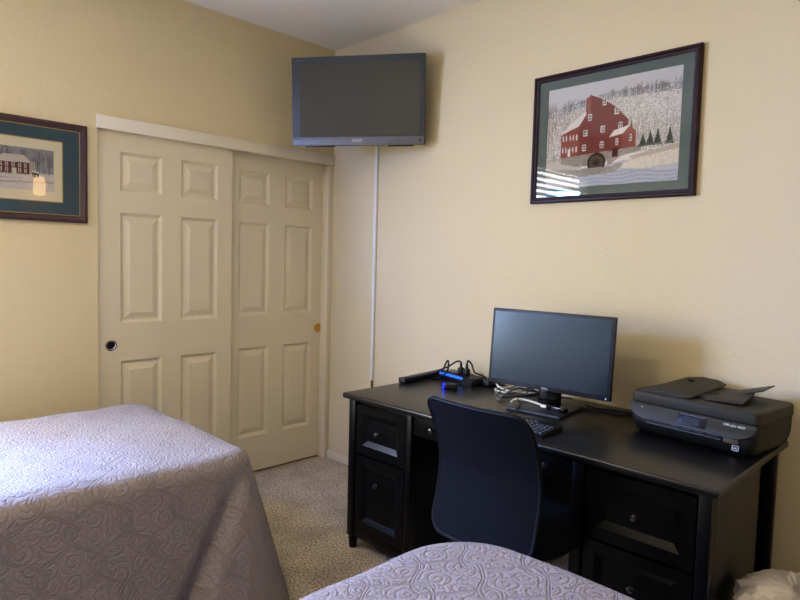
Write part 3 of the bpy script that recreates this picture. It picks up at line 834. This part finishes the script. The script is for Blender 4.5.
# ------------------------------------------------------------------ keyboard
kb = thing('keyboard', 'black keyboard on the desk behind the chair back', 'keyboard', (1.935, -.662, DZ), (0, 0, math.radians(2)))
MB().prism([(-.076, 0), (.076, 0), (.076, .02), (-.076, .011)], lambda y, z: (-.222, y, z), lambda y, z: (.222, y, z), .003).build('case', M['plastic'], kb)
ks = MB()
def key(x0, x1, y0, y1):
    zb = .0155+.059*(.5*(y0+y1))
    ks.prism([(x0, y0), (x1, y0), (x1, y1), (x0, y1)], lambda x, y: (x, y, zb-.004), lambda x, y: ((x-(x0+x1)/2)*.8+(x0+x1)/2, (y-(y0+y1)/2)*.78+(y0+y1)/2, zb+.006))
for r_ in range(6):
    y0 = .056-r_*.0205-(.004 if r_ else 0)
    if r_ < 5:
        for c in range(15): key(-.214+c*.019, -.214+c*.019+.0172, y0-.0175, y0)
        for c in range(3): key(.077+c*.019, .077+c*.019+.0172, y0-.0175, y0) if r_ not in (3,) else None
    else:
        for x0, x1 in ((-.214, -.19), (-.188, -.165), (-.163, -.14), (-.138, -.02), (-.018, .005), (.007, .03), (.032, .071), (.077, .094), (.096, .113), (.115, .132)): key(x0, x1, y0-.0175, y0)
    if r_:
        for c in range(4): key(.139+c*.0195, .139+c*.0195+.0177, y0-.0175, y0)
ks.build('keys', mat('dark_grey_keycaps', S(58, 58, 58), .45), kb)
part_of(MB().tube([(1.885, -.586, DZ+.012), (1.872, -.5, DZ+.008), (1.855, -.42, DZ+.022), (1.80, -.36, DZ+.03), (1.76, -.27, DZ+.01), (1.72, -.16, DZ+.004), (1.74, -.06, DZ+.004)], .0025, 8, 6).build('keyboard_cord', M['cord']), kb)

# ------------------------------------------------------------------ printer
pr = thing('printer', 'charcoal all-in-one printer with an open top flap at the desk end', 'printer', (2.562, -.222, DZ), (0, 0, math.radians(-7)))
# lower body: rounded tub that flares upward
mb = MB()
def pring(hx_, y0, y1, z, r=.03, n=6):
    o = []
    for cx, cy, a0 in ((hx_-r, y1-r, 0), (-hx_+r, y1-r, PI/2), (-hx_+r, y0+r, PI), (hx_-r, y0+r, 1.5*PI)):
        for k in range(n+1):
            a = a0+PI/2*k/n; o.append(mb.bm.verts.new((cx+r*math.cos(a), cy+r*math.sin(a), z)))
    return o
lv = [pring(.207, -.130, .150, .0), pring(.218, -.148, .160, .012), pring(.226, -.158, .163, .035), pring(.231, -.163, .163, .06), pring(.2325, -.150, .163, .108), pring(.2325, -.142, .163, .1155)]
for a, b in zip(lv, lv[1:]):
    for i in range(len(a)): mb.bm.faces.new((a[i], a[(i+1) % len(a)], b[(i+1) % len(a)], b[i]))
mb.bm.faces.new(lv[0][::-1]); mb.bm.faces.new(lv[-1])
mb.build('body', M['pbody'], pr)
# output slot: dark opening with paper guide edges
so = MB().box((-.175, -.1645, .040), (.125, -.15, .062), .003).build('paper_slot', M['pdark'], pr)
MB().box((-.155, -.1665, .0455), (.120, -.160, .0475)).box((-.06, -.1662, .054), (-.03, -.160, .0555)).box((-.015, -.1662, .054), (.015, -.160, .0555)).box((.03, -.1662, .054), (.06, -.160, .0555)).box((.075, -.1662, .054), (.11, -.160, .0555)).build('paper_guide', M['silver'], so)
MB().box((.127, -.1655, .040), (.180, -.15, .062), .003).build('tray_flap', M['brown_strip'], pr)
# control panel: rounded plate leaning back above the slot
pts = []
hw_ = .229
for k in range(13):
    t = k/12; a = PI+PI/2*t
    pts.append((-hw_+.075+.075*math.cos(a), .046+.046*math.sin(a)))
for k in range(13):
    t = k/12; a = 1.5*PI+PI/2*t
    pts.append((hw_-.075+.075*math.cos(a), .046+.046*math.sin(a)))
pts += [(hw_, .058), (-hw_, .058)]
PA = math.radians(22)
def pan(x, s, d): # s up the panel, d out
    return (x, -.1725+s*math.sin(PA)-d*math.cos(PA), .060+s*math.cos(PA)+d*math.sin(PA))
cp = MB().prism(pts, lambda x, s: pan(x, s, -.012), lambda x, s: pan(x, s, .004), .002).build('control_panel', M['ptop'], pr)
MB().prism([(-.036, .010), (.068, .010), (.068, .050), (-.036, .050)], lambda x, s: pan(x, s, .003), lambda x, s: pan(x, s, .0055), .001).build('touchscreen', M['pscreen'], cp)
MB().prism([(-.018, .016), (.046, .016), (.046, .043), (-.018, .043)], lambda x, s: pan(x, s, .005), lambda x, s: pan(x, s, .006)).build('display', M['plcd'], cp)
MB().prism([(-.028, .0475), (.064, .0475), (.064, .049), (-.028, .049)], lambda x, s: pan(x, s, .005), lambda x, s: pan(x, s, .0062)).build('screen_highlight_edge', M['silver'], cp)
MB().ball(pan(-.178, .043, .0042), .0028).build('power_button', M['letter'], cp)
lettering('lettering', 'OfficeJet 4650', .0125, M['letter'], cp, pan(.160, .044, .0045), (PI/2-PA, 0, 0))
# badge on lower front
bd = MB()
bx0 = Matrix.Translation((.168, -.1595, .0275)) @ Matrix.Rotation(math.radians(-12), 4, 'X')
for a, b in (((-.011, -.009), (.011, -.0072)), ((-.011, .0072), (.011, .009)), ((-.011, -.009), (-.0092, .009)), ((.0092, -.009), (.011, .009)), ((-.006, -.003), (.006, 0)), ((-.004, .0015), (.004, .003))):
    bd.box((a[0], -.001, a[1]), (b[0], .002, b[1]), mat=bx0)
bd.build('badge', M['letter'], pr)
# scanner lid
mb = MB(); 
lv = [pring(.2325, -.152, .165, .117, .022), pring(.2335, -.154, .165, .121, .022), pring(.2325, -.150, .163, .152, .022), pring(.2275, -.144, .158, .1575, .02)]
for a, b in zip(lv, lv[1:]):
    for i in range(len(a)): mb.bm.faces.new((a[i], a[(i+1) % len(a)], b[(i+1) % len(a)], b[i]))
mb.bm.faces.new(lv[0][::-1]); mb.bm.faces.new(lv[-1])
mb.build('scanner_lid', M['ptop'], pr)
# document feeder hump on the left, arched
prof = [(-.215, .150), (-.205, .170), (-.16, .190), (-.10, .199), (-.04, .197), (-.008, .186), (-.006, .180), (-.03, .176), (-.055, .160), (-.06, .150)]
fd = MB().prism(prof, lambda x, z: (x, -.125, .150+(z-.150)*.45), lambda x, z: (x, .150, z), .004).build('feeder_cover', M['ptop'], pr)
lettering('emblem', 'hp', .026, M['letter_dark'], fd, (-.10, .06, .1945), (math.radians(8), 0, 0), .003)
# input tray plate and the folded-open flap
MB().prism([(-.055, .157), (.10, .163), (.10, .168), (-.055, .164)], lambda x, z: (x, -.075, z), lambda x, z: (x, .14, z+.008), .001).build('input_tray', M['ptop'], pr)
MB().box((-.04, -.06, .163), (.02, -.045, .170), .002).build('paper_width_guide', M['pbody'], pr)
MB().box((-.01, .0, .1685), (.03, .02, .1735), .001).build('paper_width_guide', M['pbody'], pr)
fl = MB()
fl.prism([(.02, .164), (.155, .184), (.156, .188), (.02, .168)], lambda x, z: (x+.0, -.09, z-.006+(.0 if x < .1 else -.012)), lambda x, z: (x-.01, .03, z+.004), .0008)
fl.prism([(.06, .166), (.175, .203), (.176, .208), (.06, .171)], lambda x, z: (x+.0, .02, z), lambda x, z: (x-.005, .135, z+.006), .0008)
fl.build('tray_extension', M['ptop'], pr)

# ------------------------------------------------------------------ power strip, surge protector, usb box, plugs, cords
ps = thing('power_strip', 'long flat black power bar at the left end of the desk', 'power strip', (1.105, -.245, DZ), (0, 0, math.radians(6)))
MB().box((-.022, -.175, 0), (.022, .18, .026), .004, 3).build('case', M['plastic'], ps)
for k in range(5): MB().box((-.012, -.13+k*.06, .0255), (.012, -.10+k*.06, .027), .001).build('socket', M['gloss'], ps)
sg = thing('surge_protector', 'black power hub with a glowing blue front edge beside the monitor', 'power strip', (1.280, -.118, DZ), (0, 0, math.radians(-13)))
MB().prism([(-.05, 0), (.05, 0), (.05, .036), (-.034, .036), (-.05, .018)], lambda y, z: (-.145, y, z), lambda y, z: (.145, y, z), .004).build('case', M['plastic'], sg)
MB().prism([(-.0500, .0205), (-.0475, .0190), (-.0385, .0295), (-.0410, .0310)], lambda y, z: (-.14, y, z), lambda y, z: (.062, y, z)).build('light_bar', M['led'], sg)['label'] = 'glowing blue light bar'
MB().box((-.13, -.015, .035), (.05, .035, .0375), .001).build('socket_plate', M['gloss'], sg)
zt = DZ+.037; plugs = []
for (x, y), lb in (((1.273, -.118), 'left of two black plugs standing in the blue-lit power hub'), ((1.318, -.125), 'right of two black plugs standing in the blue-lit power hub')):
    pl = thing('power_plug', lb, 'plug', (x, y, zt), (0, 0, .1), 'plugs standing in the blue-lit power hub')
    plugs.append(pl)
    MB().box((-.013, -.016, 0), (.013, .016, .034), .004).build('plug_body', M['cord'], pl)
    MB().cone((0, 0, .032), (0, 0, .062), .009, .005, 12).build('strain_relief', M['cord'], pl)
hb = thing('usb_hub', 'small black box with a blue light on the desk before the power hub', 'usb hub', (1.375, -.320, DZ), (0, 0, math.radians(30)))
MB().box((-.032, -.022, 0), (.032, .022, .026), .003).build('case', M['plastic'], hb)
MB().box((-.040, -.018, .003), (-.0315, .018, .023), .001).build('blue_light', M['led2'], hb)
part_of(MB().tube([(1.118, -.10, DZ+.022), (1.150, -.13, DZ+.030), (1.172, -.13, DZ+.075), (1.188, -.13, DZ+.098), (1.200, -.135, DZ+.080), (1.192, -.14, DZ+.038), (1.18, -.19, DZ+.012), (1.17, -.23, DZ+.004)], .0045, 8, 6).build('looped_cord', M['cord']), ps)
part_of(MB().tube([(1.10, -.11, DZ+.030), (1.14, -.13, DZ+.042), (1.19, -.125, DZ+.066), (1.235, -.12, DZ+.096), (1.262, -.12, DZ+.104), (1.273, -.118, zt+.06)], .0045, 8, 6).build('arched_cord', M['cord']), plugs[0])
part_of(MB().tube([(1.318, -.125, zt+.06), (1.325, -.123, zt+.078), (1.345, -.118, zt+.06), (1.36, -.11, zt+.02), (1.40, -.095, zt+.006), (1.45, -.075, zt-.02), (1.47, -.07, DZ+.008), (1.52, -.06, DZ+.005)], .0045, 8, 6).build('plug_cord', M['cord']), plugs[1])
tag(MB().box((1.425, -.135, DZ), (1.475, -.035, DZ+.034), .008, 3).build('power_adapter', M['plastic']), 'black power adapter brick between the power hub and the monitor', 'power adapter')

# cords under the monitor
z = DZ
tag(MB().tube([(1.43, -.03, z+.02), (1.46, -.06, z+.012), (1.52, -.11, z+.005), (1.60, -.15, z+.005), (1.68, -.13, z+.006), (1.72, -.08, z+.006), (1.70, -.04, z+.006), (1.78, -.03, z+.005)], .005, 8, 6).build('white_cord', M['white_cord']),
    'thick white cord sweeping under the left end of the monitor', 'cord')
tag(MB().tube([(1.56, -.06, z+.004), (1.53, -.14, z+.004), (1.555, -.185, z+.004), (1.62, -.19, z+.005), (1.66, -.15, z+.014), (1.64, -.08, z+.014), (1.60, -.05, z+.012)], .0038, 8, 6).build('white_cord', M['white_cord']),
    'white cord looped on the desk left of the monitor base', 'cord')
tag(MB().tube([(1.60, -.06, z+.02), (1.58, -.16, z+.006), (1.61, -.25, z+.004), (1.67, -.25, z+.005), (1.72, -.19, z+.012), (1.70, -.12, z+.02), (1.65, -.09, z+.018)], .0035, 8, 6).build('grey_cord', M['grey_cord']),
    'grey cord coiled before the left side of the monitor base', 'cord')
tag(MB().tube([(1.74, -.07, z+.01), (1.71, -.16, z+.03), (1.72, -.24, z+.05), (1.70, -.30, z+.03), (1.68, -.34, z+.006), (1.71, -.36, z+.008)], .0055, 8, 6).build('grey_cord', M['grey_cord']),
    'thick grey cord hanging bent under the monitor bottom edge', 'cord')
tag(MB().tube([(1.66, -.10, z+.004), (1.63, -.21, z+.004), (1.66, -.29, z+.004), (1.72, -.29, z+.016), (1.78, -.22, z+.02), (1.82, -.15, z+.018), (1.80, -.09, z+.006)], .003, 8, 6).build('black_cord', M['cord']),
    'thin black cord tangled beside the monitor base', 'cord')
tag(MB().tube([(1.69, -.09, z+.02), (1.72, -.17, z+.045), (1.77, -.2, z+.05), (1.83, -.2, z+.03), (1.86, -.14, z+.02), (1.9, -.06, z+.006)], .0035, 8, 6).build('black_cord', M['cord']),
    'black cord bowed upward behind the monitor base', 'cord')
bt = DZ+.0135
tag(MB().tube([(1.765, -.36, bt-.006), (1.772, -.34, bt+.006), (1.81, -.335, bt+.012), (1.87, -.34, bt+.011), (1.925, -.355, bt+.009)], .005, 8, 6).build('white_cord', M['white_cord']),
    'white cord lying across the monitor base into the black adapter', 'cord')
ad = thing('cable_adapter', 'black cable adapter with a white plug lying on the monitor base', 'adapter', (2.005, -.365, bt), (0, 0, math.radians(-6)))
MB().box((-.05, -.014, 0), (.045, .014, .019), .003).build('case', M['gloss'], ad)
MB().box((-.085, -.011, .002), (-.045, .011, .014), .004).build('plug', M['white_p'], ad)
part_of(MB().tube([(2.01, -.12, z+.004), (2.08, -.14, z+.004), (2.15, -.11, z+.004), (2.22, -.10, z+.004), (2.30, -.03, z+.006), (2.36, -.008, z+.02)], .0035, 8, 6).build('printer_cord', M['cord']), pr)
part_of(MB().tube([(2.0, -.2, z+.004), (2.07, -.19, z+.004), (2.14, -.17, z+.004), (2.21, -.15, z+.004), (2.28, -.05, z+.004), (2.34, -.012, z+.01)], .003, 8, 6).build('printer_cord', M['cord']), pr)

# ------------------------------------------------------------------ waste bin with white bag
wb = thing('waste_bin', 'waste bin lined with a crumpled white plastic bag beside the desk', 'waste bin', (2.945, -.53, 0))
MB().lathe([(.10, 0), (.105, .004), (.135, .36), (.131, .36), (.1, .01), (.001, .01)], (0, 0, 0), 'Z', 28).build('bin', M['bin'], wb)
rb = random.Random(4)
mb = MB(); rings = []
prof = [(.142, .22), (.146, .27), (.152, .32), (.166, .37), (.172, .40), (.158, .425), (.125, .438), (.09, .442), (.05, .436), (.02, .432)]
N = 64
for j, (r_, z_) in enumerate(prof):
    ring = []
    for i in range(N):
        a = 2*PI*i/N
        k = 1+.05*math.sin(5*a+j*.4)+.03*math.sin(11*a-j*.8)+.05*rb.uniform(-1, 1)
        zz = z_-.01+.008*math.sin(3*a+j*.5)+.007*rb.uniform(-1, 1)
        ring.append(mb.bm.verts.new((r_*k*math.cos(a), r_*k*math.sin(a), zz)))
    rings.append(ring)
for a, b in zip(rings, rings[1:]):
    for i in range(N): mb.bm.faces.new((a[i], a[(i+1) % N], b[(i+1) % N], b[i]))
mb.bm.faces.new(rings[-1])
mb.build('bag', M['bag'], wb, 28)

# ------------------------------------------------------------------ light
def area(name, loc, target, size, power, col, shape='RECTANGLE'):
    l = bpy.data.lights.new(name, 'AREA'); l.shape = shape; l.size = size[0]; l.size_y = size[1]; l.energy = power; l.color = col
    o = bpy.data.objects.new(name, l); COL.objects.link(o); o.location = loc
    o.rotation_euler = (Vector(target)-Vector(loc)).to_track_quat('-Z', 'Y').to_euler()
    return o
area('window_daylight', (-.075, (WY0+WY1)/2, (WZ0+WZ1)/2), (1, (WY0+WY1)/2, (WZ0+WZ1)/2), (WY1-WY0-.09, WZ1-WZ0-.09), 112, (.98, .97, .92))
area('sky_daylight', (-.40, -2.80, 1.95), (.75, -1.7, .65), (1.25, .5), 560, (.09, .30, 1.0))
area('ceiling_lamp', (1.8, -2.45, 2.62), (1.8, -2.45, 0), (.34, .34), 19, (1.0, .85, .60), 'DISK')
wd = bpy.data.worlds.new('daylight'); scene.world = wd; wd.use_nodes = True
nt = wd.node_tree; bg = nt.nodes['Background']
sk = nt.nodes.new('ShaderNodeTexSky'); sk.sky_type = 'HOSEK_WILKIE'; sk.sun_direction = Vector((.6, .3, .7)).normalized()
nt.links.new(sk.outputs[0], bg.inputs[0]); bg.inputs[1].default_value = .6
scene.view_settings.view_transform = 'Standard'
try: scene.view_settings.look = 'Medium High Contrast'
except TypeError: scene.view_settings.look = 'None'
scene.view_settings.exposure = -0.42
scene.cycles.use_denoising = True
